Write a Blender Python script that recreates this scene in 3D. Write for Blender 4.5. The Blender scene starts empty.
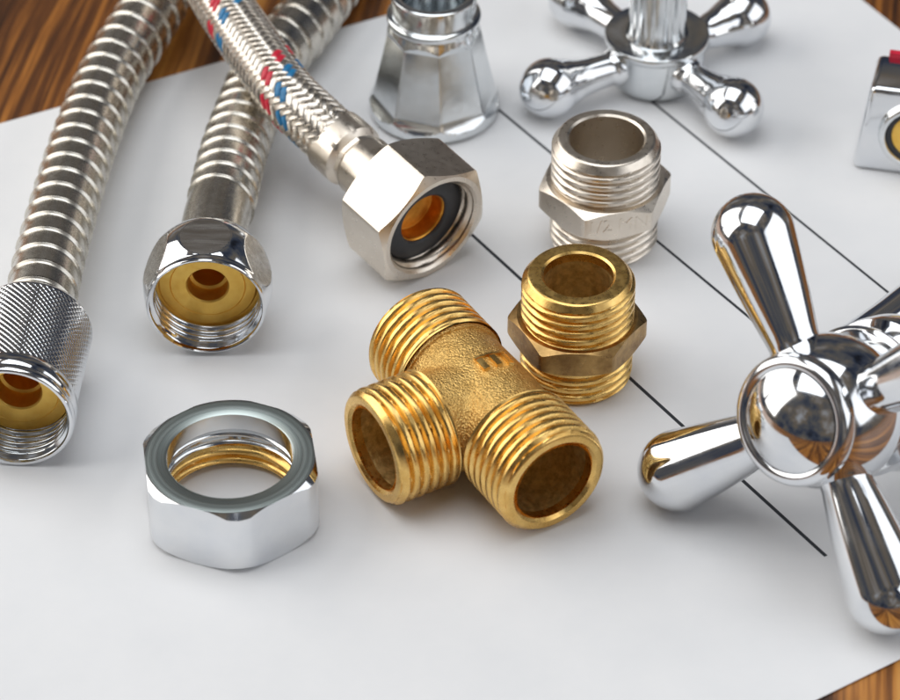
import bpy, bmesh, math, random
import numpy as np
from mathutils import Matrix, Vector

random.seed(4)
np.random.seed(4)
MM = 0.001
PI = math.pi
S = bpy.context.scene
COL = S.collection

# ------------------------------------------------------------------ camera
PITCH = math.radians(39.5)
DIST = 650.0
cam_data = bpy.data.cameras.new('camera')
cam = bpy.data.objects.new('camera', cam_data)
COL.objects.link(cam)
cam.location = (0, -DIST * math.cos(PITCH) * MM, DIST * math.sin(PITCH) * MM)
cam.rotation_euler = (PI / 2 - PITCH, 0, 0)
cam_data.sensor_width = 36.0
cam_data.lens = 140.4
cam_data.clip_start = 0.01
cam_data.clip_end = 20.0
cam_data.dof.use_dof = True
cam_data.dof.focus_distance = 0.630
cam_data.dof.aperture_fstop = 24.0
S.camera = cam

# ------------------------------------------------------------------ world, lamps, exposure
world = bpy.data.worlds.new('World')
S.world = world
world.use_nodes = True
bg = world.node_tree.nodes['Background']
bg.inputs['Strength'].default_value = 1.0
_nt = world.node_tree                                   # dim, unevenly toned room all around
_tc = _nt.nodes.new('ShaderNodeTexCoord')
_n1 = _nt.nodes.new('ShaderNodeTexNoise')
_n1.inputs['Scale'].default_value = 2.6
_n1.inputs['Detail'].default_value = 5
_n1.inputs['Roughness'].default_value = 0.55
_nt.links.new(_tc.outputs['Generated'], _n1.inputs['Vector'])
_cr = _nt.nodes.new('ShaderNodeValToRGB')
_el = _cr.color_ramp.elements
for _i in range(3):
    _el.new(0.5)
for _i, (_p, _c) in enumerate(((0.30, (0.010, 0.011, 0.015)), (0.42, (0.035, 0.043, 0.065)), (0.50, (0.085, 0.083, 0.082)), (0.57, (0.13, 0.105, 0.08)), (0.70, (0.30, 0.31, 0.33)))):
    _el[_i].position = _p
    _el[_i].color = (*_c, 1)
_nt.links.new(_n1.outputs['Fac'], _cr.inputs['Fac'])
_nt.links.new(_cr.outputs['Color'], bg.inputs['Color'])


def area_lamp(name, loc, target, sx, sy, watts, col):
    d = bpy.data.lights.new(name, 'AREA')
    d.shape = 'RECTANGLE'
    d.size = sx * MM
    d.size_y = sy * MM
    d.energy = watts
    d.color = col
    o = bpy.data.objects.new(name, d)
    COL.objects.link(o)
    o.location = [c * MM for c in loc]
    v = Vector(target) - Vector(loc)
    o.rotation_euler = v.to_track_quat('-Z', 'Y').to_euler()
    return o


# two window panes left of the table, a broad soft lamp overhead, a weak softbox on the right
area_lamp('window_lamp', (-740, -30, 440), (0, 0, 0), 480, 760, 2.7, (1.0, 0.97, 0.93))
area_lamp('window_lamp', (-640, 390, 440), (0, 0, 0), 480, 760, 2.7, (1.0, 0.97, 0.93))
area_lamp('ceiling_lamp', (-80, 40, 1000), (0, 0, 0), 900, 760, 5.2, (0.95, 0.975, 1.0))
area_lamp('softbox_lamp', (600, -170, 380), (0, 0, 20), 860, 500, 1.85, (0.93, 0.96, 1.0))

S.view_settings.view_transform = 'Standard'
S.view_settings.look = 'None'
S.view_settings.exposure = 0.07
S.view_settings.gamma = 1.0
S.view_settings.use_curve_mapping = False
S.render.engine = 'CYCLES'
S.cycles.use_denoising = True
S.cycles.max_bounces = 10
S.cycles.glossy_bounces = 8
S.cycles.caustics_reflective = True
S.cycles.blur_glossy = 0.6
S.cycles.sample_clamp_indirect = 4.0


# ------------------------------------------------------------------ materials
def new_mat(name):
    m = bpy.data.materials.new(name)
    m.use_nodes = True
    nt = m.node_tree
    b = nt.nodes['Principled BSDF']
    return m, nt, b


def N(nt, typ, **kw):
    n = nt.nodes.new(typ)
    for k, v in kw.items():
        setattr(n, k, v)
    return n


def noise(nt, scale, detail=3, rough=0.55, vec=None):
    n = N(nt, 'ShaderNodeTexNoise')
    n.inputs['Scale'].default_value = scale
    n.inputs['Detail'].default_value = detail
    n.inputs['Roughness'].default_value = rough
    if vec is not None:
        nt.links.new(vec, n.inputs['Vector'])
    return n


def ramp(nt, fac, stops):
    r = N(nt, 'ShaderNodeValToRGB')
    e = r.color_ramp.elements
    while len(e) < len(stops):
        e.new(0.5)
    for i, (p, c) in enumerate(stops):
        e[i].position = p
        e[i].color = (*c, 1) if len(c) == 3 else c
    nt.links.new(fac, r.inputs['Fac'])
    return r


def rr(nt, fac, a, b):
    m = N(nt, 'ShaderNodeMapRange')
    m.inputs['To Min'].default_value = a
    m.inputs['To Max'].default_value = b
    m.inputs['From Min'].default_value = 0.3
    m.inputs['From Max'].default_value = 0.7
    nt.links.new(fac, m.inputs['Value'])
    return m.outputs['Result']


def metal(name, c0, c1, r0, r1, cscale=250, rscale=500, bumps=(), stretch=None):
    """c0/c1: base colour range from a noise; r0/r1: roughness range; bumps: (scale, strength, distance_mm, detail)."""
    m, nt, b = new_mat(name)
    b.inputs['Metallic'].default_value = 1.0
    tc = N(nt, 'ShaderNodeTexCoord')
    vec = tc.outputs['Object']
    if stretch == 'radial':                               # turned rings: noise by distance from the axis
        ln = N(nt, 'ShaderNodeVectorMath', operation='LENGTH')
        nt.links.new(vec, ln.inputs[0])
        cb = N(nt, 'ShaderNodeCombineXYZ')
        nt.links.new(ln.outputs['Value'], cb.inputs['X'])
        vec = cb.outputs['Vector']
    elif stretch:
        mp = N(nt, 'ShaderNodeMapping')
        mp.inputs['Scale'].default_value = stretch
        nt.links.new(vec, mp.inputs['Vector'])
        vec = mp.outputs['Vector']
    n1 = noise(nt, cscale, 4, 0.6, vec)
    cr = ramp(nt, n1.outputs['Fac'], [(0.33, c0), (0.67, c1)])
    nt.links.new(cr.outputs['Color'], b.inputs['Base Color'])
    n2 = noise(nt, rscale, 3, 0.6, vec)
    nt.links.new(rr(nt, n2.outputs['Fac'], r0, r1), b.inputs['Roughness'])
    prev = None
    for sc, st, di, de in bumps:
        nb = noise(nt, sc, de, 0.55, vec)
        bu = N(nt, 'ShaderNodeBump')
        bu.inputs['Strength'].default_value = st
        bu.inputs['Distance'].default_value = di * MM
        nt.links.new(nb.outputs['Fac'], bu.inputs['Height'])
        if prev:
            nt.links.new(prev, bu.inputs['Normal'])
        prev = bu.outputs['Normal']
    if prev:
        nt.links.new(prev, b.inputs['Normal'])
    return m


CHROME = metal('chrome', (0.73, 0.75, 0.78), (0.80, 0.81, 0.82), 0.03, 0.15, 120, 190,
               [(160, 0.10, 0.25, 1), (2600, 0.10, 0.012, 2)])
CHROME_SOFT = metal('chrome_satin', (0.66, 0.69, 0.71), (0.76, 0.78, 0.79), 0.10, 0.2, 150, 600,
                    [(300, 0.15, 0.2, 1), (2600, 0.2, 0.02, 2)])
ZINC = metal('machined_zinc', (0.33, 0.39, 0.38), (0.52, 0.57, 0.55), 0.26, 0.40, 2600, 3000,
             [(4000, 0.5, 0.03, 3)], 'radial')
NICKEL = metal('nickel', (0.70, 0.63, 0.54), (0.76, 0.69, 0.60), 0.25, 0.38, 200, 800,
               [(260, 0.1, 0.1, 1), (2800, 0.15, 0.02, 2)])
STEEL = metal('hose_steel', (0.56, 0.53, 0.47), (0.66, 0.63, 0.57), 0.23, 0.30, 300, 900,
              [])
STEEL_IN = metal('dark_steel', (0.10, 0.09, 0.08), (0.17, 0.15, 0.13), 0.4, 0.55)
WIRE = metal('braid_wire', (0.62, 0.57, 0.50), (0.80, 0.75, 0.68), 0.22, 0.36, 900, 900,
             [(4200, 0.4, 0.04, 2)])
BRASS = metal('polished_brass', (0.74, 0.455, 0.135), (0.92, 0.62, 0.22), 0.20, 0.38, 220, 700,
              [(420, 0.25, 0.10, 2), (3000, 0.25, 0.02, 3)])
BRASS_CAST = metal('cast_brass', (0.68, 0.42, 0.13), (0.84, 0.55, 0.19), 0.29, 0.40, 500, 2500,
                   [(2600, 1.0, 0.45, 2)])
BRASS_DULL = metal('tarnished_brass', (0.26, 0.15, 0.06), (0.56, 0.36, 0.14), 0.24, 0.42, 260, 900,
                   [(900, 0.3, 0.06, 3), (3000, 0.3, 0.02, 2)])
BRASS_BORE = metal('rough_bore_brass', (0.50, 0.35, 0.13), (0.84, 0.62, 0.28), 0.40, 0.6, 700, 1500,
                   [(1500, 0.7, 0.12, 3)])
COPPERY = metal('orange_brass', (0.62, 0.27, 0.04), (0.84, 0.42, 0.08), 0.34, 0.5, 420, 900,
                [(900, 0.3, 0.1, 2)])
BRASS_FACE = metal('turned_brass_face', (0.90, 0.56, 0.12), (0.96, 0.65, 0.17), 0.44, 0.58, 300, 900,
                   [(3000, 0.3, 0.02, 2)])


def plain(name, col, rough, bump=None, coat=0.0):
    m, nt, b = new_mat(name)
    tc = N(nt, 'ShaderNodeTexCoord')
    n1 = noise(nt, 900, 3, 0.6, tc.outputs['Object'])
    cr = ramp(nt, n1.outputs['Fac'], [(0.3, tuple(c * 0.85 for c in col)), (0.7, tuple(min(1, c * 1.12) for c in col))])
    nt.links.new(cr.outputs['Color'], b.inputs['Base Color'])
    b.inputs['Roughness'].default_value = rough
    b.inputs['Coat Weight'].default_value = coat
    if bump:
        bu = N(nt, 'ShaderNodeBump')
        bu.inputs['Strength'].default_value = bump[1]
        bu.inputs['Distance'].default_value = bump[2] * MM
        nb = noise(nt, bump[0], 3, 0.6, tc.outputs['Object'])
        nt.links.new(nb.outputs['Fac'], bu.inputs['Height'])
        nt.links.new(bu.outputs['Normal'], b.inputs['Normal'])
    return m


CHROME_BRUSHED = metal('brushed_chrome', (0.50, 0.47, 0.43), (0.74, 0.72, 0.69), 0.16, 0.34, 500, 900,
                       [(1500, 0.3, 0.03, 3)], (0.12, 1.0, 1.0))
RUBBER = plain('black_rubber', (0.025, 0.027, 0.032), 0.42, (1200, 0.3, 0.05))
RED = plain('red_plastic', (0.62, 0.02, 0.05), 0.35)
BLUE = plain('blue_plastic', (0.02, 0.20, 0.42), 0.35)
INK = plain('printed_ink', (0.018, 0.022, 0.03), 0.6)


def paper_material():
    m, nt, b = new_mat('white_paper')
    tc = N(nt, 'ShaderNodeTexCoord')
    n1 = noise(nt, 60, 4, 0.6, tc.outputs['Object'])
    cr = ramp(nt, n1.outputs['Fac'], [(0.3, (0.775, 0.785, 0.80)), (0.7, (0.815, 0.82, 0.83))])
    nt.links.new(cr.outputs['Color'], b.inputs['Base Color'])
    b.inputs['Roughness'].default_value = 0.62
    b.inputs['Specular IOR Level'].default_value = 0.35
    nb = noise(nt, 900, 5, 0.65, tc.outputs['Object'])
    bu = N(nt, 'ShaderNodeBump')
    bu.inputs['Strength'].default_value = 0.10
    bu.inputs['Distance'].default_value = 0.12 * MM
    nt.links.new(nb.outputs['Fac'], bu.inputs['Height'])
    nw = noise(nt, 16, 2, 0.5, tc.outputs['Object'])
    bw = N(nt, 'ShaderNodeBump')
    bw.inputs['Strength'].default_value = 0.35
    bw.inputs['Distance'].default_value = 1.2 * MM
    nt.links.new(nw.outputs['Fac'], bw.inputs['Height'])
    nt.links.new(bu.outputs['Normal'], bw.inputs['Normal'])
    nt.links.new(bw.outputs['Normal'], b.inputs['Normal'])
    return m


PAPER = paper_material()


def wood_material():
    m, nt, b = new_mat('striped_wood')
    tc = N(nt, 'ShaderNodeTexCoord')
    mp = N(nt, 'ShaderNodeMapping')
    mp.inputs['Rotation'].default_value = (0, 0, math.radians(8))
    nt.links.new(tc.outputs['Object'], mp.inputs['Vector'])
    warp = noise(nt, 9, 2, 0.5, mp.outputs['Vector'])
    ad = N(nt, 'ShaderNodeVectorMath', operation='MULTIPLY_ADD')
    ad.inputs[1].default_value = (0.009, 0.0, 0.0)
    nt.links.new(warp.outputs['Color'], ad.inputs[0])
    nt.links.new(mp.outputs['Vector'], ad.inputs[2])
    sc = N(nt, 'ShaderNodeMapping')
    sc.inputs['Scale'].default_value = (1.0, 0.03, 1.0)
    nt.links.new(ad.outputs['Vector'], sc.inputs['Vector'])
    big = noise(nt, 120, 4, 0.62, sc.outputs['Vector'])
    fine = noise(nt, 900, 4, 0.65, sc.outputs['Vector'])
    mx = N(nt, 'ShaderNodeMath', operation='MULTIPLY_ADD')
    mx.inputs[1].default_value = 0.40
    nt.links.new(fine.outputs['Fac'], mx.inputs[0])
    sb = N(nt, 'ShaderNodeMath', operation='SUBTRACT')
    sb.inputs[1].default_value = 0.21
    nt.links.new(big.outputs['Fac'], sb.inputs[0])
    nt.links.new(sb.outputs[0], mx.inputs[2])
    cr = ramp(nt, mx.outputs[0], [(0.34, (0.030, 0.010, 0.003)), (0.44, (0.12, 0.040, 0.008)),
                                  (0.51, (0.29, 0.105, 0.018)), (0.58, (0.48, 0.195, 0.036)), (0.70, (0.62, 0.30, 0.07))])
    nt.links.new(cr.outputs['Color'], b.inputs['Base Color'])
    b.inputs['Roughness'].default_value = 0.42
    bu = N(nt, 'ShaderNodeBump')
    bu.inputs['Strength'].default_value = 0.35
    bu.inputs['Distance'].default_value = 0.3 * MM
    nt.links.new(mx.outputs[0], bu.inputs['Height'])
    nt.links.new(bu.outputs['Normal'], b.inputs['Normal'])
    return m


WOOD = wood_material()


# ------------------------------------------------------------------ building helpers (all lengths in mm)
def frame(loc=(0, 0, 0), z=(0, 0, 1), x=None):
    """4x4 (numpy, mm) whose local z runs along z and whose local x leans towards x."""
    z = np.array(z, float)
    z /= np.linalg.norm(z)
    if x is None:
        x = (1, 0, 0) if abs(z[0]) < 0.9 else (0, 1, 0)
    x = np.array(x, float)
    x -= z * (x @ z)
    x /= np.linalg.norm(x)
    M = np.eye(4)
    M[:3, 0] = x
    M[:3, 1] = np.cross(z, x)
    M[:3, 2] = z
    M[:3, 3] = loc
    return M


def tag(o, label, cat, group=None, kind=None):
    o['label'] = label
    o['category'] = cat
    if group:
        o['group'] = group
    if kind:
        o['kind'] = kind


WORLD_OF = {}


def thing(name, label, cat, M, group=None):
    o = bpy.data.objects.new(name, None)
    o.empty_display_size = 0.005
    COL.objects.link(o)
    L = Matrix(M.tolist())
    L.translation = L.translation * MM
    o.matrix_world = L
    tag(o, label, cat, group)
    WORLD_OF[o.name] = M
    return o


def add(name, V, F, mat, parent=None, fr=None, world=False, angle=35):
    """one mesh object; V in mm, moved by fr; world=True: V are world mm, brought into the thing's own frame."""
    V = np.asarray(V, float)
    if fr is not None:
        V = V @ fr[:3, :3].T + fr[:3, 3]
    root = parent
    while root is not None and root.parent is not None:
        root = root.parent
    if world and root is not None:
        I = np.linalg.inv(WORLD_OF[root.name])
        V = V @ I[:3, :3].T + I[:3, 3]
    me = bpy.data.meshes.new(name)
    me.from_pydata((V * MM).tolist(), [], [tuple(int(i) for i in f) for f in F])
    me.validate()
    bm = bmesh.new()
    bm.from_mesh(me)
    bmesh.ops.recalc_face_normals(bm, faces=bm.faces)
    bm.to_mesh(me)
    bm.free()
    me.shade_smooth()
    me.set_sharp_from_angle(angle=math.radians(angle))
    me.materials.append(mat)
    o = bpy.data.objects.new(name, me)
    COL.objects.link(o)
    o.parent = parent
    return o


def grid_faces(nr, nc, close=True):
    F = []
    for i in range(nr - 1):
        for j in range(nc if close else nc - 1):
            k = (j + 1) % nc
            F.append((i * nc + j, i * nc + k, (i + 1) * nc + k, (i + 1) * nc + j))
    return F


def lathe(prof, n=96, rfun=None):
    """prof: list of (z, r); rfun(z, r, theta array, row) -> r array. Rows with r=0 become a pole (tiny ring)."""
    th = np.arange(n) * 2 * PI / n
    rows = []
    for i, (z, r) in enumerate(prof):
        R = np.full(n, max(r, 1e-4))
        if rfun is not None:
            R = rfun(z, R, th, i)
        rows.append(np.stack([R * np.cos(th), R * np.sin(th), np.full(n, z)], 1))
    return np.concatenate(rows), grid_faces(len(prof), n)


def arc(cz, cr, r, a0, a1, k):
    """profile points on a circle centred (cz, cr): angle measured from +r towards +z."""
    return [(cz + r * math.sin(a), cr + r * math.cos(a)) for a in np.linspace(math.radians(a0), math.radians(a1), k)]


def thread_tube(R, bore, z0, z1, pitch=1.81, depth=1.05, tip_ch=1.3, run_in=0.8, n=112, bore_depth=None, lip=0.5, root_r=None):
    """outer thread from z0 (root, hidden) to z1 (tip) with chamfered tip, flat end ring and a bore going back down."""
    rows = []
    k = int((z1 - z0) / pitch * 12)
    for z in np.linspace(z0, z1 - 0.15, k):
        ch = max(0.0, tip_ch - (z1 - z)) * 0.75
        rows.append((z, R - ch, 1.0))
    re = R - tip_ch * 0.75
    rows += [(z1, re - 0.2, 0), (z1 + 0.02, re - 0.5, 0), (z1 + 0.02, bore + lip + 0.15, 0), (z1 - 0.1, bore + lip, 0), (z1 - lip * 1.2, bore, 0)]
    bd = bore_depth if bore_depth is not None else (z1 - z0)
    for t in np.linspace(0.15, 1, 5):
        rows.append((z1 - bd * t, bore, 0))
    th = np.arange(n) * 2 * PI / n
    V = []
    for z, r, w in rows:
        if w:
            u = (z - z0) / pitch - th / (2 * PI)
            f = np.clip((1 - np.abs(np.sin(PI * u)) ** 0.9) * 1.22 - 0.16, 0, 1)
            env = min(1.0, max(0.0, (z - z0) / run_in))
            rad = np.minimum(r, R - depth * f * env)
            rad = np.minimum(rad, r)
        else:
            rad = np.full(n, r)
        V.append(np.stack([rad * np.cos(th), rad * np.sin(th), np.full(n, z)], 1))
    return np.concatenate(V), grid_faces(len(rows), n)


def hex_solid(af, z0, z1, rin_prof, rc_top, rc_bot, n=144, rot=0.0, k=0.577, rnd=0.985):
    """chamfered hexagon; rin_prof: bore profile from top to bottom [(z, r)]; corners at rot+60k degrees."""
    th = np.arange(n) * 2 * PI / n
    x = np.mod(th, PI / 3) - PI / 6
    h = af / 2 / np.cos(x)
    hc = af / 2 / math.cos(PI / 6)
    lim = hc * rnd
    h = np.where(h > lim, lim + (h - lim) * 0.15, h)
    zt = z1 - np.maximum(0, h - rc_top) * k
    zb = z0 + np.maximum(0, h - rc_bot) * k
    rows = [(np.minimum(rc_bot, h), np.full(n, z0)), (h, zb), (h, zb * 0.5 + zt * 0.5), (h, zt), (np.minimum(rc_top, h), np.full(n, z1))]
    for z, r in rin_prof:
        rows.append((np.full(n, r), np.full(n, z)))
    a = th + math.radians(rot)
    V = [np.stack([r * np.cos(a), r * np.sin(a), z], 1) for r, z in rows]
    nr = len(V)
    F = grid_faces(nr, n)
    for j in range(n):                                   # close last bore row to the first row
        q = (j + 1) % n
        F.append(((nr - 1) * n + j, (nr - 1) * n + q, q, j))
    return np.concatenate(V), F


def inner_thread(R, z0, z1, pitch=1.81, depth=0.9, n=96, per=10):
    rows = []
    th = np.arange(n) * 2 * PI / n
    k = max(4, int((z1 - z0) / pitch * per))
    for z in np.linspace(z0, z1, k):
        u = z / pitch - th / (2 * PI)
        f = np.abs(np.sin(PI * u)) ** 0.8
        env = min(1, (z1 - z) / 1.0, (z - z0) / 0.6)
        rad = R - depth * f * max(0, env)
        rows.append(np.stack([rad * np.cos(th), rad * np.sin(th), np.full(n, z)], 1))
    return np.concatenate(rows), grid_faces(k, n)


def spline(pts, step=0.5):
    """centripetal-ish Catmull-Rom through pts, resampled at equal arc steps."""
    P = [np.array(p, float) for p in pts]
    P = [2 * P[0] - P[1]] + P + [2 * P[-1] - P[-2]]
    out = []
    for i in range(1, len(P) - 2):
        a, b, c, d = P[i - 1:i + 3]
        for t in np.linspace(0, 1, 60, endpoint=False):
            out.append(0.5 * ((2 * b) + (-a + c) * t + (2 * a - 5 * b + 4 * c - d) * t * t + (-a + 3 * b - 3 * c + d) * t ** 3))
    out.append(P[-2])
    out = np.array(out)
    ds = np.concatenate([[0], np.cumsum(np.linalg.norm(np.diff(out, axis=0), axis=1))])
    m = int(ds[-1] / step) + 1
    s = np.linspace(0, ds[-1], m)
    Q = np.stack([np.interp(s, ds, out[:, k]) for k in range(3)], 1)
    for _ in range(6):
        Q[1:-1] = 0.25 * Q[:-2] + 0.5 * Q[1:-1] + 0.25 * Q[2:]
    T = np.gradient(Q, axis=0)
    T /= np.linalg.norm(T, axis=1)[:, None]
    A = np.zeros_like(T)
    a = np.cross(T[0], (0, 0, 1.0))
    a /= np.linalg.norm(a)
    for i in range(m):
        a = a - T[i] * (a @ T[i])
        a /= np.linalg.norm(a)
        A[i] = a
    B = np.cross(T, A)
    return s, Q, T, A, B


def sweep(path, rfun, n=64):
    s, Q, T, A, B = path
    th = np.arange(n) * 2 * PI / n
    V = []
    for i in range(len(s)):
        r = rfun(s[i], th)
        V.append(Q[i] + (r * np.cos(th))[:, None] * A[i] + (r * np.sin(th))[:, None] * B[i])
    return np.concatenate(V), grid_faces(len(s), n)


def helix_strip(path, prof, pitch, s0, s1, n=60, K=22):
    """wound strip: the profile prof(u), u in 0..1 across one turn, carried along a helix round the path."""
    s, Q, T, A, B = path
    cols = int((s1 - s0) / pitch * n)
    c = np.arange(cols)
    th = 2 * PI * c / n
    V = []
    for k in range(K + 1):
        q = np.clip(s1 - pitch * c / n + pitch * (k / K - 1), s0, s1)
        P, a, b = (np.stack([np.interp(q, s, X[:, i]) for i in range(3)], 1) for X in (Q, A, B))
        r = prof(k / K)
        V.append(P + r * np.cos(th)[:, None] * a + r * np.sin(th)[:, None] * b)
    F = []
    for k in range(K):
        for j in range(cols - 1):
            F.append((k * cols + j, k * cols + j + 1, (k + 1) * cols + j + 1, (k + 1) * cols + j))
    return np.concatenate(V), F


def box(x0, x1, y0, y1, z0, z1):
    V = [(x, y, z) for z in (z0, z1) for y in (y0, y1) for x in (x0, x1)]
    F = [(0, 1, 3, 2), (4, 5, 7, 6), (0, 1, 5, 4), (2, 3, 7, 6), (0, 2, 6, 4), (1, 3, 7, 5)]
    return V, F


def join(parts):
    V, F, k = [], [], 0
    for v, f in parts:
        v = np.asarray(v, float)
        V.append(v)
        F += [tuple(int(i) + k for i in q) for q in f]
        k += len(v)
    return np.concatenate(V), F


def text_mesh(txt, size, depth):
    c = bpy.data.curves.new('lettering', 'FONT')
    c.body = txt
    c.size = size
    c.extrude = depth
    c.align_x = 'CENTER'
    c.align_y = 'CENTER'
    c.resolution_u = 3
    o = bpy.data.objects.new('lettering_source', c)
    COL.objects.link(o)
    dg = bpy.context.evaluated_depsgraph_get()
    me = bpy.data.meshes.new_from_object(o.evaluated_get(dg))
    V = np.array([v.co[:] for v in me.vertices])
    F = [tuple(p.vertices) for p in me.polygons]
    bpy.data.objects.remove(o)
    bpy.data.meshes.remove(me)
    bpy.data.curves.remove(c)
    return V, F


# ------------------------------------------------------------------ wooden table and paper
V, F = box(-700, 700, -560, 560, -30, -0.35)
table = add('wooden_table', V, F, WOOD)
tag(table, 'dark and orange striped wooden table top under the paper', 'table', kind='structure')


def paper_sheet():
    BL, BR, FR, FL = (np.array(p, float) for p in ((-199, 17), (66, 150), (170, -20), (-79, -181)))
    nu, nv = 60, 44
    V = []
    for top in (0, 1):
        for j in range(nv):
            for i in range(nu):
                u, v = i / (nu - 1), j / (nv - 1)
                p = (1 - v) * ((1 - u) * FL + u * FR) + v * ((1 - u) * BL + u * BR)
                V.append((p[0], p[1], 0.0 if top else -0.11))
    F = []
    n1 = nu * nv
    for j in range(nv - 1):
        for i in range(nu - 1):
            a = j * nu + i
            F.append((a, a + nu, a + nu + 1, a + 1))
            F.append((n1 + a, n1 + a + 1, n1 + a + nu + 1, n1 + a + nu))
    ring = [i for i in range(nu)] + [j * nu + nu - 1 for j in range(1, nv)] + [(nv - 1) * nu + i for i in range(nu - 2, -1, -1)] + [j * nu for j in range(nv - 2, 0, -1)]
    for a, b in zip(ring, ring[1:] + ring[:1]):
        F.append((a, b, n1 + b, n1 + a))
    return V, F


t = thing('paper_sheet', 'white sheet of drawing paper with thin black lines, lying on the wooden table', 'paper', frame((0, 0, 0)))
sheet = add('sheet', *paper_sheet(), PAPER, t)
for (x0, y0), (x1, y1), w in (((-1.5, 43.5), (65.0, -56.0), 0.72), ((5.5, 82.5), (62.0, 1.0), 0.62), ((40.5, 79.7), (96, -2.5), 0.58)):
    d = np.array([x1 - x0, y1 - y0])
    d /= np.linalg.norm(d)
    nrm = np.array([-d[1], d[0]]) * w / 2
    q = [(x0 + nrm[0], y0 + nrm[1]), (x0 - nrm[0], y0 - nrm[1]), (x1 - nrm[0], y1 - nrm[1]), (x1 + nrm[0], y1 + nrm[1])]
    add('printed_line', [(a, b, 0.004) for a, b in q], [(0, 1, 2, 3)], INK, t)


# ------------------------------------------------------------------ chrome hex ring nut
def ring_nut():
    t = thing('hex_nut', 'chrome hexagonal ring nut standing flat on the paper in front of the hoses', 'nut', frame((-38.1, -44.5, 0)))
    H = 13.0
    V, F = hex_solid(29.3, 0, H, [(H, 14.3), (H - 0.35, 11.0), (H - 3.2, 10.8), (H - 3.6, 12.7), (0.8, 12.7), (0.0, 13.4)], 14.9, 14.5, rot=-82, k=0.75, rnd=0.94)
    add('hexagon_body', V, F, CHROME, t, angle=20)
    rows = [(H + 0.01, 14.66), (H + 0.05, 14.45), (H + 0.05, 11.25), (H - 0.1, 10.98)]
    V, F = lathe(rows, 128)
    add('top_face', V, F, ZINC, t)
    V, F = inner_thread(12.75, 0.5, 5.6, depth=1.5, pitch=2.1)
    add('inner_thread', V, F, BRASS, t)
    V, F = inner_thread(12.72, 5.3, H - 3.3, depth=1.5, pitch=2.1)
    add('inner_thread', V, F, CHROME_SOFT, t)
    V, F = lathe([(H - 0.05, 10.97), (H - 3.0, 10.75), (H - 3.5, 12.7)], 96)
    add('bore_lip', V, F, CHROME_SOFT, t)
    return t


ring_nut()


# ------------------------------------------------------------------ hex nipples
def nipple(name, label, loc, rot, h, m_thread, m_hex, m_bore, bore, af, rtop, letters=None, yaw=0, ch=5.9):
    t = thing(name, label, 'pipe fitting', frame(loc), 'threaded hex nipples')
    zc0, zc1 = h * 0.36, h * 0.36 + ch
    up = frame((0, 0, 0), (0, 0, 1), (math.cos(yaw), math.sin(yaw), 0))
    V, F = thread_tube(rtop, bore, zc1 - 0.5, h, depth=0.85, tip_ch=1.7, bore_depth=2.0, lip=0.25)
    add('threaded_end', V, F, m_thread, t, up)
    dn = frame((0, 0, 0), (0, 0, -1))
    V, F = thread_tube(rtop, bore, -zc0 - 0.5, 0.0, depth=0.85, tip_ch=1.2, bore_depth=2.0)
    add('threaded_end', V, F, m_thread, t, dn)
    V, F = hex_solid(af, zc0, zc1, [(zc1, rtop - 0.9), (zc0, rtop - 0.9)], af / 2 * 0.99, af / 2 * 0.99, rot=rot)
    hx = add('hexagon_collar', V, F, m_hex, t, angle=20)
    V, F = lathe([(h - 1.6, bore + 0.02), (h * 0.7, bore), (h * 0.35, bore - 0.4), (0.3, bore)], 80)
    add('bore', V, F, m_bore, t)
    if letters:
        V, F = text_mesh(letters, 3.9, 0.10)
        a = math.radians(letters_dir)
        nx = np.array([math.cos(a), math.sin(a), 0])
        fr = frame(nx * af / 2 + np.array([0, 0, (zc0 + zc1) / 2]), nx, np.cross((0, 0, 1), nx))
        add('lettering', V, F, m_hex, hx, fr)
    return t


letters_dir = -79.0
nipple('hex_nipple', 'brass hex nipple with tarnished collar standing beside the tee', (23.1, -6.4, 0), -2, 22.9, BRASS, BRASS_DULL, BRASS_BORE, 6.35, 22.2, 10.3, yaw=1.2, ch=5.3)
nipple('hex_nipple', 'silvery nickel hex nipple with lettered collar standing behind the brass one', (29.5, 33.8, 0), 11, 24.0, NICKEL, NICKEL, NICKEL, 7.1, 22.6, 10.35, letters='1/2 MN', yaw=2.2)


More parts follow.
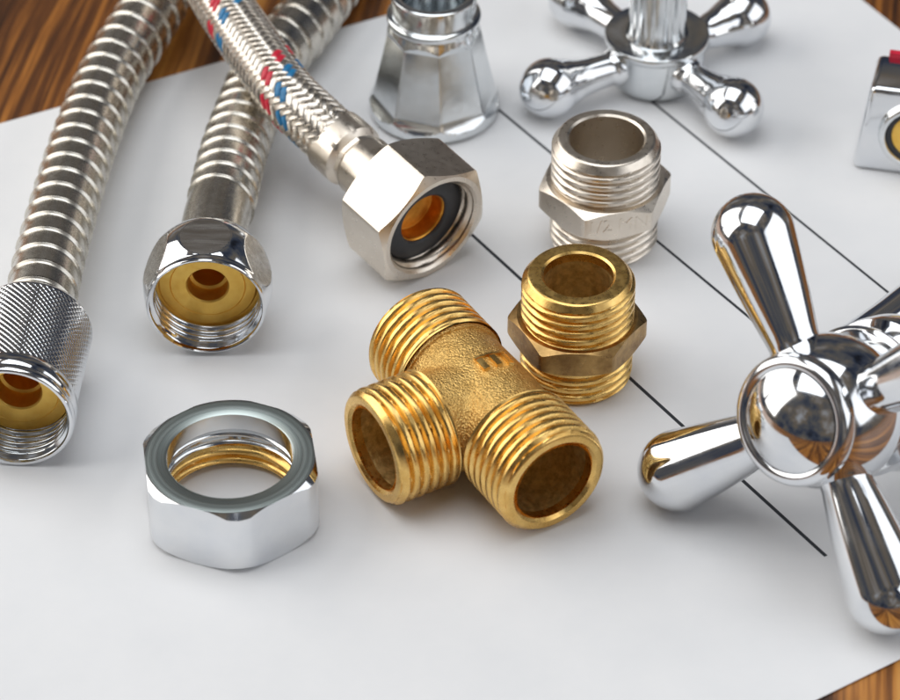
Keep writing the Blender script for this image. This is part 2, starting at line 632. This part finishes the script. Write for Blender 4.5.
# ------------------------------------------------------------------ brass tee
def tee():
    t = thing('tee_fitting', 'brass three-way tee with threaded ports lying in the centre of the paper', 'pipe fitting',
              frame((5.9, -28.6, 0), (0, 0, 1), (math.cos(math.radians(-59)), math.sin(math.radians(-59)), 0)))
    zc = 10.75
    # cast body: two barrels fused, remeshed and softened
    a = lathe([(-12.2, 0), (-12.2, 9.8), (-8, 9.8), (0, 10.0), (8, 9.8), (12.2, 9.8), (12.2, 0)], 64)
    b = lathe([(0, 0), (0, 9.4), (12, 9.4), (12, 0)], 64)
    fa = frame((0, 0, zc), (1, 0, 0))
    fb = frame((0, 0, zc), (0, -1, 0))
    va = np.asarray(a[0]) @ fa[:3, :3].T + fa[:3, 3]
    vb = np.asarray(b[0]) @ fb[:3, :3].T + fb[:3, 3]
    V, F = join([(va, a[1]), (vb, b[1])])
    tmp = add('body_source', V, F, BRASS_CAST)
    tmp.data.transform(Matrix.Scale(100, 4))
    md = tmp.modifiers.new('r', 'REMESH')
    md.mode = 'VOXEL'
    md.voxel_size = 0.042
    sm = tmp.modifiers.new('s', 'SMOOTH')
    sm.factor = 0.5
    sm.iterations = 26
    dg = bpy.context.evaluated_depsgraph_get()
    me = bpy.data.meshes.new_from_object(tmp.evaluated_get(dg))
    me.transform(Matrix.Scale(0.01, 4))
    bpy.data.objects.remove(tmp)
    bm = bmesh.new()
    bm.from_mesh(me)
    kill = []
    for v in bm.verts:
        x, y, z = v.co / MM
        z -= zc
        if math.hypot(y, z) < 8.6 and abs(x) > 10.2 or math.hypot(x, z) < 8.4 and y < -9.8:
            kill.append(v)
    bmesh.ops.delete(bm, geom=kill, context='VERTS')
    bm.to_mesh(me)
    bm.free()
    me.name = 'cast_body'
    me.shade_smooth()
    me.materials.clear()
    me.materials.append(BRASS_CAST)
    body = bpy.data.objects.new('cast_body', me)
    COL.objects.link(body)
    body.parent = t
    for z, L, fx in (((1, 0, 0), 23.8, 1.0), ((-1, 0, 0), 23.4, 2.5), ((0, -1, 0), 22.8, 0.4)):
        fr = frame((0, 0, zc), z, (0, math.cos(fx), math.sin(fx)) if z[0] else (math.cos(fx), 0, math.sin(fx)))
        V, F = thread_tube(10.75, 7.6, 11.0, L, pitch=1.95, depth=0.95, tip_ch=1.25, bore_depth=2.2, lip=0.7)
        p = add('threaded_port', V, F, BRASS, t, fr)
        V, F = lathe([(L - 2.0, 7.62), (L - 8, 7.5), (6.5, 7.4), (0.5, 7.4)], 80)
        add('bore', V, F, BRASS_BORE, p, fr)
        V, F = lathe([(10.3, 9.2), (10.5, 10.2), (11.2, 10.3), (11.6, 9.8)], 96)
        add('root_shoulder', V, F, BRASS_CAST, t, fr)
    # cast mark: a comb of three raised bars on a spine
    pcs = []

    def bar(x0, x1, y0, y1):
        n = 6
        V = []
        for yy in np.linspace(y0, y1, n):
            for xx, dz in ((x0, -0.5), (x0 + 0.2, 0.62), (x1 - 0.2, 0.62), (x1, -0.5)):
                r = 9.85 + dz
                V.append((xx, r * math.sin(yy / 9.5), zc + r * math.cos(yy / 9.5)))
        F = []
        for i in range(n - 1):
            for j in range(3):
                F.append((i * 4 + j, i * 4 + j + 1, i * 4 + 5 + j, i * 4 + 4 + j))
        F += [(0, 1, 2, 3), tuple((n - 1) * 4 + j for j in range(4))]
        return V, F
    pcs.append(bar(-1.9, -1.0, -1.0, 4.9))
    for y in (-1.0, 1.4, 3.8):
        pcs.append(bar(-1.1, 2.2, y, y + 1.1))
    V, F = join(pcs)
    add('cast_mark', V, F, BRASS, body)
    return t


tee()


# ------------------------------------------------------------------ corrugated hoses
def corrugated(R):
    def f(u):
        band = R - 0.30 - 0.10 * min(1.0, u / 0.78)
        rid = math.sin(min(1.0, max(0.0, (u - 0.78) / 0.18)) * PI) ** 1.2
        groove = max(0.0, 1 - abs(u - 0.98) / 0.02)
        return band + 0.46 * rid - 0.25 * groove
    return f


def left_hose():
    d = np.array([-0.02, -1.0, 0.0])
    c = np.array([-77.3, -32.6, 11.2])
    d = np.array([-0.07, -1.0, 0.0])
    t = thing('shower_hose', 'corrugated steel hose with knurled chrome sleeve at the left edge', 'hose', frame((c[0], c[1], 0)), 'corrugated steel hoses')
    pts = [(-75.4, -8, 11.2), (-74.9, 6, 11.0), (-74.5, 16, 10.5), (-73.3, 33.5, 9.5), (-71.4, 54.3, 8.5), (-67.9, 77.8, 7.7), (-62.4, 97.4, 7.6), (-59.3, 110.3, 7.6), (-57.0, 128, 7.6), (-58.0, 150, 7.6)]
    path = spline(pts, 0.5)
    V, F = helix_strip(path, corrugated(6.65), 5.1, 0.0, path[0][-1])
    add('corrugated_tube', V, F, STEEL, t, world=True, angle=60)
    fr = frame(c, d, (0, 0, 1))
    # sleeve: local z from -26 (back) to 0 (mouth)
    n, zs = 580, []
    zs = list(np.linspace(-25.2, -5.2, 190))
    th = np.arange(n) * 2 * PI / n
    rows = []
    for z, r in ((-26.6, 7.3), (-26.8, 8.2), (-26.6, 9.4), (-26.0, 10.4)):
        rows.append((z, np.full(n, r)))
    for z in zs:
        e = min(1, (z + 25.2) / 0.6, (-5.2 - z) / 0.3)
        a = np.mod(th * 58 / (2 * PI) + z / 1.25, 1.0)
        b = np.mod(th * 58 / (2 * PI) - z / 1.25, 1.0)
        g = np.maximum(0.13 * np.clip(1 - np.abs(a - 0.5) / 0.2, 0, 1), 0.06 * np.clip(1 - np.abs(b - 0.5) / 0.2, 0, 1))
        rows.append((z, 10.75 - g * max(0, e)))
    for z, r in ((-5.1, 10.95), (-4.9, 11.15), (-2.2, 11.2), (-2.0, 11.05), (-1.7, 11.05), (-1.5, 11.2), (-0.5, 11.15), (-0.12, 10.95), (0, 10.7), (-0.1, 10.35), (-0.6, 10.2)):
        rows.append((z, np.full(n, r)))
    V = np.concatenate([np.stack([r * np.cos(th), r * np.sin(th), np.full(n, z)], 1) for z, r in rows])
    sl = add('knurled_sleeve', V, grid_faces(len(rows), n), CHROME, t, fr, world=True, angle=50)
    V, F = inner_thread(10.35, -12.5, -0.5, pitch=1.5, depth=0.9)
    add('inner_thread', V, F, CHROME_SOFT, sl, fr, world=True)
    V, F = lathe([(z - 2.4, r) for z, r in ((-6.2, 10.3), (-6.2, 9.6), (-5.5, 9.4), (-5.4, 7.4), (-5.5, 7.3), (-5.4, 7.2), (-5.3, 4.4), (-5.6, 4.15), (-9.5, 4.1), (-9.7, 3.5), (-22, 3.4), (-22, 0))], 96)
    add('brass_insert', V, F, BRASS_FACE, t, fr, world=True)
    return t


def middle_hose():
    d = np.array([0.0, -1.0, 0.0])
    c = np.array([-44.6, -2.0, 11.75])
    t = thing('shower_hose', 'corrugated steel hose with rounded chrome hex nut, lying under the braided hose', 'hose', frame((c[0], c[1], 0)), 'corrugated steel hoses')
    pts = [(-44.6, 14, 11.7), (-44.2, 24, 11.3), (-43.3, 33, 10.6), (-42.2, 48.6, 9.0), (-40.2, 64.0, 7.5), (-36.8, 82.2, 6.7), (-31.3, 94.3, 6.7), (-26.2, 107.9, 6.7), (-20.6, 123.0, 6.7), (-14.0, 142.7, 6.7)]
    path = spline(pts, 0.5)
    s0 = 17.5
    V, F = helix_strip(path, corrugated(6.6), 4.7, s0 - 2.0, path[0][-1])
    add('corrugated_tube', V, F, STEEL, t, world=True, angle=60)
    V, F = sweep(tuple(x[:int(s0 / 0.5)] for x in path), lambda s, th: np.full(len(th), 6.28), 64)
    add('end_ferrule', V, F, STEEL, t, world=True, angle=60)
    fr = frame(c, d, (0, 0, 1))
    n = 288
    th = np.arange(n) * 2 * PI / n
    x = np.mod(th + PI / 6, PI / 3) - PI / 6               # a flat faces straight up
    flat = 10.95 / np.cos(x)
    prof = [(-15.2, 6.1), (-15.1, 8.2), (-14.8, 8.9)]
    prof += [(z, 11.95 - 0.035 * (z + 7.0) ** 2 - (0.02 * (-11 - z) ** 2 if z < -11 else 0)) for z in np.linspace(-14.5, -1.6, 60)]
    prof += [(-1.2, 10.95), (-0.6, 11.0), (-0.25, 10.95), (-0.05, 10.8), (0, 10.6), (-0.12, 10.4), (-0.7, 10.3)]
    V = []
    for z, r in prof:
        fl = flat
        V.append(np.stack([np.minimum(r, fl) * np.cos(th), np.minimum(r, fl) * np.sin(th), np.full(n, z)], 1))
    nut = add('hexagon_nut', np.concatenate(V), grid_faces(len(prof), n), CHROME, t, fr, world=True, angle=25)
    nut.data.materials.append(CHROME_BRUSHED)
    onflat = np.concatenate([(flat < r) for z, r in prof])
    for pl in nut.data.polygons:
        if all(onflat[v] for v in pl.vertices):
            pl.material_index = 1
    V, F = inner_thread(10.5, -8.5, -0.6, pitch=1.6, depth=0.95)
    add('inner_thread', V, F, CHROME, nut, fr, world=True)
    V, F = lathe([(-7.0, 10.0), (-7.0, 9.2), (-6.5, 8.8), (-6.4, 7.0), (-6.55, 6.9), (-6.4, 6.8), (-6.3, 4.0), (-6.6, 3.75), (-10, 3.7), (-10.2, 3.1), (-24, 3.0), (-24, 0)], 96)
    add('brass_insert', V, F, BRASS_FACE, t, fr, world=True)
    return t


left_hose()
middle_hose()


# ------------------------------------------------------------------ braided hose
def braided_hose():
    c = np.array([-3.0, 21.4, 12.0])
    d = np.array([0.618, -0.78, -0.09])
    d /= np.linalg.norm(d)
    t = thing('braided_hose', 'braided steel hose with red and blue flecks and a nickel hex nut', 'hose', frame((c[0], c[1], 0)))
    pts = [c - d * 9, c - d * 18, c - d * 27, (-26.2, 48.6, 17.2), (-31.4, 55.0, 18.6), (-36.8, 65.3, 19.6), (-41.6, 75.4, 20.0), (-46.2, 86.1, 20.3), (-52.0, 101.4, 20.8), (-54.5, 114, 21.2), (-53, 132, 21.4)]
    path = spline(pts, 0.25)
    s, Q, T, A, B = path
    sb = 22.5                                                 # the braid starts here, under the crimped ferrule
    V, F = sweep(path, lambda q, th: np.full(len(th), 5.15), 32)
    add('inner_tube', V, F, STEEL_IN, t, world=True)
    Nst, turn, R0, h, sh = 16, 25.0, 5.66, 0.15, 2.6
    k = 2 * PI / turn
    step = turn / (2 * Nst) / 5.0
    ss = np.arange(sb - 2.5, s[-1], step)

    def at(q, th, r):
        P = np.stack([np.interp(q, s, Q[:, i]) for i in range(3)], 1)
        a = np.stack([np.interp(q, s, A[:, i]) for i in range(3)], 1)
        b = np.stack([np.interp(q, s, B[:, i]) for i in range(3)], 1)
        return P + (r * np.cos(th))[:, None] * a + (r * np.sin(th))[:, None] * b

    def strand(i, sg):
        # width is across the strand: move along theta and s together
        V = []
        half = turn / Nst * 0.5 * 0.96
        for w, dz in ((-1, -0.16), (-0.72, 0.07), (-0.36, 0.02), (-0.30, 0.10), (0, 0.06), (0.30, 0.10), (0.36, 0.02), (0.72, 0.07), (1, -0.16)):
            q = np.clip(ss + w * half * 0.5, s[0], s[-1])
            th = 2 * PI * i / Nst + sg * k * (ss - sh - w * half * 0.5)
            qc = (ss - sh) * k * Nst / (2 * PI)
            ij = 2 * i + 2 * sg * qc if sg > 0 else 2 * i - 2 * qc
            ph = 2 * PI * (ij - 0.5) / 4
            off = np.tanh(2.2 * np.cos(ph)) * h * sg
            V.append(at(q, th, R0 + off + dz))
        m = len(ss)
        nw = len(V)
        F = []
        for j in range(nw - 1):
            for a in range(m - 1):
                F.append((j * m + a, j * m + a + 1, (j + 1) * m + a + 1, (j + 1) * m + a))
        return np.concatenate(V), F
    parts = []
    red_i, blue_i = (RED_I, RED_I + 1), (RED_I + 3, RED_I + 4)
    for i in range(Nst):
        for sg in (1, -1):
            if sg == COL_SG and i in red_i + blue_i:
                continue
            parts.append(strand(i, sg))
    V, F = join(parts)
    br = add('wire_braid', V, F, WIRE, t, world=True, angle=50)
    for i in red_i:
        add('red_strand', *strand(i, COL_SG), RED, br, world=True, angle=50)
    for i in blue_i:
        add('blue_strand', *strand(i, COL_SG), BLUE, br, world=True, angle=50)
    # crimped ferrule
    fr = frame(c, d, (0, 0, 1))
    prof = [(-31.2, 5.3), (-31.4, 6.0), (-31.0, 6.5), (-27, 6.6), (-25.2, 6.5), (-24.6, 6.0), (-24.2, 5.5), (-23.4, 5.35), (-22.8, 5.75), (-22.0, 6.1), (-16, 6.15), (-11, 6.15), (-10.6, 5.0)]

    def crimp(z, r, th, i):
        if -24.9 < z < -23:
            return r - 0.25 * np.abs(np.sin(4 * th))
        if -22.1 <= z:
            return r - 0.5 * np.clip(np.cos(4 * th + 0.5) - 0.35, 0, 1) 
        return r
    V, F = lathe(prof, 128, crimp)
    add('crimped_ferrule', V, F, NICKEL, t, fr, world=True, angle=40)
    # hexagon nut: corners 10 degrees from straight up
    L = np.cross(d, (0, 0, 1.0))
    L /= np.linalg.norm(L)
    up = np.cross(L, d)
    side = np.array([-0.8, -0.6, 0])
    a = math.radians(10.0)
    xd = up * math.cos(a) + side * math.sin(a)
    fh = frame(c, d, xd)
    V, F = hex_solid(23.4, -13.0, 0, [(0, 10.4), (-0.5, 9.9), (-6.8, 9.9), (-7.0, 6.2), (-13.0, 6.2)], 11.35, 11.6, rot=0, k=0.5)
    nut = add('hexagon_nut', V, F, NICKEL, t, fh, world=True, angle=20)
    V, F = inner_thread(10.0, -6.5, -0.4, pitch=2.4, depth=0.8)
    add('inner_thread', V, F, NICKEL, nut, fh, world=True)
    V, F = lathe([(-3.8, 9.4), (-3.2, 9.0), (-3.0, 8.6), (-3.0, 5.6), (-3.3, 5.2), (-4.0, 5.15), (-6.2, 5.1)], 96)
    add('rubber_washer', V, F, RUBBER, t, fh, world=True)
    V, F = lathe([(-3.5, 5.3), (-3.7, 5.0), (-4.0, 4.85), (-6.8, 4.75), (-7.0, 4.4), (-7.0, 0)], 64)
    add('brass_insert', V, F, COPPERY, t, fh, world=True)
    return t


RED_I, BLUE_D, COL_SG = 3, 1, 1
braided_hose()


# ------------------------------------------------------------------ conical chrome shroud
def shroud():
    t = thing('conical_shroud', 'chrome conical tap shroud with facets standing behind the braided hose nut', 'tap part', frame((-3.2, 76.5, 0)))
    prof = [(0, 9.0), (0, 11.4), (0.1, 11.9), (0.3, 12.3), (0.6, 12.6)]
    prof += [(z, 13.1 - 0.011 * (z - 3.0) ** 2 * (1.6 if z < 3 else 1.0) - max(0.0, z - 4.5) * 0.09) for z in np.linspace(1.0, 14.0, 60)]
    zl, rl = prof[-1]
    prof += [(z, rl + (8.75 - rl) * (z - zl) / (21.4 - zl)) for z in np.linspace(14.4, 21.4, 26)]
    prof += [(22.0, 8.7)]

    def fac(z, r, th, i):
        x = np.mod(th + math.radians(-6), PI / 4) - PI / 8
        ap = 12.35 - 0.20 * z + 0.0022 * (z - 12) ** 2 + max(0.0, 5.0 - z) ** 2 * 0.16 + max(0.0, z - 19.0) * 0.5
        return np.minimum(r, ap / np.cos(x))
    V, F = lathe(prof, 192, fac)
    add('faceted_cone', V, F, CHROME_SOFT, t, angle=16)
    V, F = lathe([(21.6, 8.6), (22.0, 9.2), (22.4, 9.35), (23.2, 9.3), (23.5, 8.9), (23.6, 8.4), (24.0, 8.35), (27.6, 8.5), (28.1, 8.35), (28.3, 8.0), (28.25, 7.0), (28.0, 6.75), (20, 6.6), (10, 6.6), (9, 0)], 112)
    add('collar', V, F, CHROME_SOFT, t)
    return t


shroud()


# ------------------------------------------------------------------ cross handle standing upside down at the back
def back_handle():
    t = thing('cross_handle', 'chrome cross handle with ball ends standing upside down at the back', 'tap handle', frame((41.9, 86.8, 0)), 'chrome cross handles')
    prof = [(0, 0), (0, 6.5), (0.2, 7.8), (0.8, 8.8), (1.8, 9.4), (3.0, 9.7), (9.6, 9.95), (10.0, 10.3), (10.5, 10.65), (11.2, 10.7), (11.6, 10.5), (11.75, 10.1), (11.7, 6.4), (12.4, 6.1)]
    V, F = lathe(prof, 112)
    add('hub', V, F, CHROME_SOFT, t)
    sp = [(11.6, 6.2), (12.5, 6.0), (14, 5.8), (34, 5.6), (35, 5.0), (35, 0)]
    V, F = lathe(sp, 160, lambda z, r, th, i: r - (0.35 * np.clip(np.cos(10 * th), 0, 1) if 13 < z < 34.5 else 0))
    add('splined_stem', V, F, CHROME_SOFT, t)
    for ang, L, dz in ((36, 22.5, 0.0), (128, 25, 0.0), (208.5, 25, 0.0), (308, 23.6, 0.0)):
        a = math.radians(ang)
        dvec = np.array([math.cos(a), math.sin(a), 0.0])
        fr = frame((0, 0, 6.3), dvec, (0, 0, 1))
        p = [(7.5, 4.0), (9.2, 4.0), (10.0, 3.9), (10.8, 3.65), (11.0, 3.5), (11.6, 3.4), (12.6, 3.42), (L - 9.0, 3.65), (L - 7.2, 3.95), (L - 5.8, 4.35), (L - 4.7, 4.75)]
        p += arc(L, 0, 6.1, -34, 90, 26)
        p[-1] = (L + 6.1, 0)
        V, F = lathe(p, 72)
        add('arm', V, F, CHROME, t, fr)
    return t


back_handle()


# ------------------------------------------------------------------ cross handle leaning at the front right
def front_handle():
    c = np.array([62.467, -51.0, 28.35])
    Bm = np.array([[-0.34, -0.702, -0.626], [0.674, 0.282, -0.683], [0.656, -0.654, 0.377]])
    e1, e2, ax = Bm[:, 0], Bm[:, 1], Bm[:, 2]
    t = thing('cross_handle', 'large chrome cross handle with teardrop arms and domed cap leaning at right', 'tap handle', frame((c[0], c[1], 0)), 'chrome cross handles')
    fr = frame(c, ax, e1)
    hub = [(-15, 8.0), (-14.8, 11.0), (-14.2, 12.4), (-13.2, 13.1), (-12.2, 13.15), (-11.6, 12.7), (-11.2, 12.2)]
    hub += arc(-2.0, 0, 13.4, -42, 37, 40)
    hub += [(6.4, 10.4), (6.6, 10.3)]
    V, F = lathe(hub, 144)
    add('hub', V, F, CHROME, t, fr, world=True)
    bez = [(5.6, 9.6)] + [(7.5 + 2.1 * math.sin(a), 9.75 + 1.65 * math.cos(a)) for a in np.radians(np.linspace(-75, 128, 30))]
    V, F = lathe(bez, 144)
    add('bezel_ring', V, F, CHROME, t, fr, world=True)
    Rs = 12.8
    zc = 9.55 - math.sqrt(Rs ** 2 - 8.75 ** 2)
    dome = [(zc + math.sqrt(Rs ** 2 - r * r), r) for r in np.linspace(8.9, 0, 34)]
    V, F = lathe(dome, 128)
    add('domed_cap', V, F, CHROME, t, fr, world=True)
    L, rb = 32.2, 7.2
    for dv in (e1, -e1, e2, -e2):
        fa = frame(c, dv, ax)
        a = math.degrees(math.asin((rb - 4.45) / (L - 12.5)))
        p = [(8, 4.5), (11.5, 4.5), (12.3, 4.5)]
        q0 = (L - rb * math.sin(math.radians(a)), rb * math.cos(math.radians(a)))
        for u in np.linspace(0, 1, 12):
            z = 13.0 + (q0[0] - 13.0) * u
            r = 4.55 + (q0[1] - 4.55) * u + 0.15 * math.sin(PI * u)
            p.append((z, r))
        p += arc(L, 0, rb, -a + 4, 90, 30)
        p[-1] = (L + rb, 0)
        V, F = lathe(p, 96)
        add('arm', V, F, CHROME, t, fa, world=True)
    sk = [(-14.6, 9.0), (-16, 9.5), (-17.5, 10.5), (-18.5, 12.4), (-19, 13.3), (-20.2, 13.6), (-24, 13.6), (-25, 13.3), (-25.2, 6)]
    V, F = lathe(sk, 128)
    add('skirt_ring', V, F, CHROME, t, fr, world=True)
    V, F = lathe([(-25, 6), (-26, 5.4), (-60, 5.0), (-61, 4.5), (-61, 0)], 64)
    add('stem', V, F, CHROME_SOFT, t, fr, world=True)
    return t


front_handle()


# ------------------------------------------------------------------ chrome spout tube behind the leaning handle
def spout():
    t = thing('spout_tube', 'short chrome tube lying behind the large leaning cross handle at the right edge', 'tube', frame((84, 2, 0)))
    path = spline([(70.5, -9.5, 5.3), (80.5, 0.5, 5.3), (86, 6.5, 5.3), (94, 14, 5.3), (104, 21, 5.3)], 0.4)
    V, F = sweep(path, lambda s, th: np.full(len(th), 4.7), 64)
    add('tube_wall', V, F, CHROME, t, world=True)
    s, Q, T, A, B = path
    for i, sg in ((0, -1), (len(s) - 1, 1)):
        fr = frame(Q[i], T[i] * sg)
        V, F = lathe([(-0.8, 4.7), (-0.5, 5.1), (0.4, 5.2), (0.9, 5.0), (1.0, 4.5), (0.8, 3.9), (-3, 3.8), (-3, 0)], 64)
        add('end_ring', V, F, CHROME, t, fr, world=True)
    return t


spout()


# ------------------------------------------------------------------ chrome block at the right edge
def block():
    t = thing('tap_block', 'chrome tap block with brass lined hole and red mark, cut by the right edge', 'tap part', frame((95.9, 60.0, 0), (0, 0, 1), (1, -0.22, 0)))
    bm = bmesh.new()
    hw0, hw1, dp, H = 15.4, 14.2, 14.5, 19.5
    co = [(-hw0, -7.2, 0), (hw0, -7.2, 0), (hw0, 7.2, 0), (-hw0, 7.2, 0), (-hw1 + 1, -6.6, H), (hw1, -6.6, H), (hw1, 7.0, H - 1), (-hw1 + 1, 7.0, H - 1)]
    vs = [bm.verts.new(p) for p in co]
    for f in ((0, 3, 2, 1), (4, 5, 6, 7), (0, 1, 5, 4), (1, 2, 6, 5), (2, 3, 7, 6), (3, 0, 4, 7)):
        bm.faces.new([vs[i] for i in f])
    bmesh.ops.bevel(bm, geom=list(bm.edges), offset=1.3, segments=4, profile=0.5, affect='EDGES')
    V = [v.co[:] for v in bm.verts]
    bm.verts.index_update()
    F = [[v.index for v in f.verts] for f in bm.faces]
    bm.free()
    add('block_body', V, F, CHROME, t, angle=30)
    fr = frame((-3.0, -6.95, 9.6), (0, -1, 0), (1, 0, 0))
    V, F = lathe([(-0.4, 8.0), (0.5, 7.8), (1.2, 7.3), (1.35, 6.9), (1.25, 6.5), (0.9, 6.3), (0.3, 6.2)], 80)
    add('hole_rim', V, F, CHROME_SOFT, t, fr)
    V, F = lathe([(0.35, 6.3), (0.55, 6.0), (0.55, 5.4), (0.35, 5.2)], 64)
    add('dark_recess_ring', V, F, RUBBER, t, fr)  # black ring stands in for the dark recess inside the rim; no hole is cut
    V, F = lathe([(0.3, 5.3), (0.5, 5.0), (0.5, 3.4), (0.2, 3.2), (0.25, 0)], 64)
    add('brass_plug', V, F, BRASS_FACE, t, fr)
    V, F = box(-11.0, 3, 5.9, 7.2, H - 1.2, H - 0.05)
    add('red_mark', V, F, RED, t)
    return t


block()
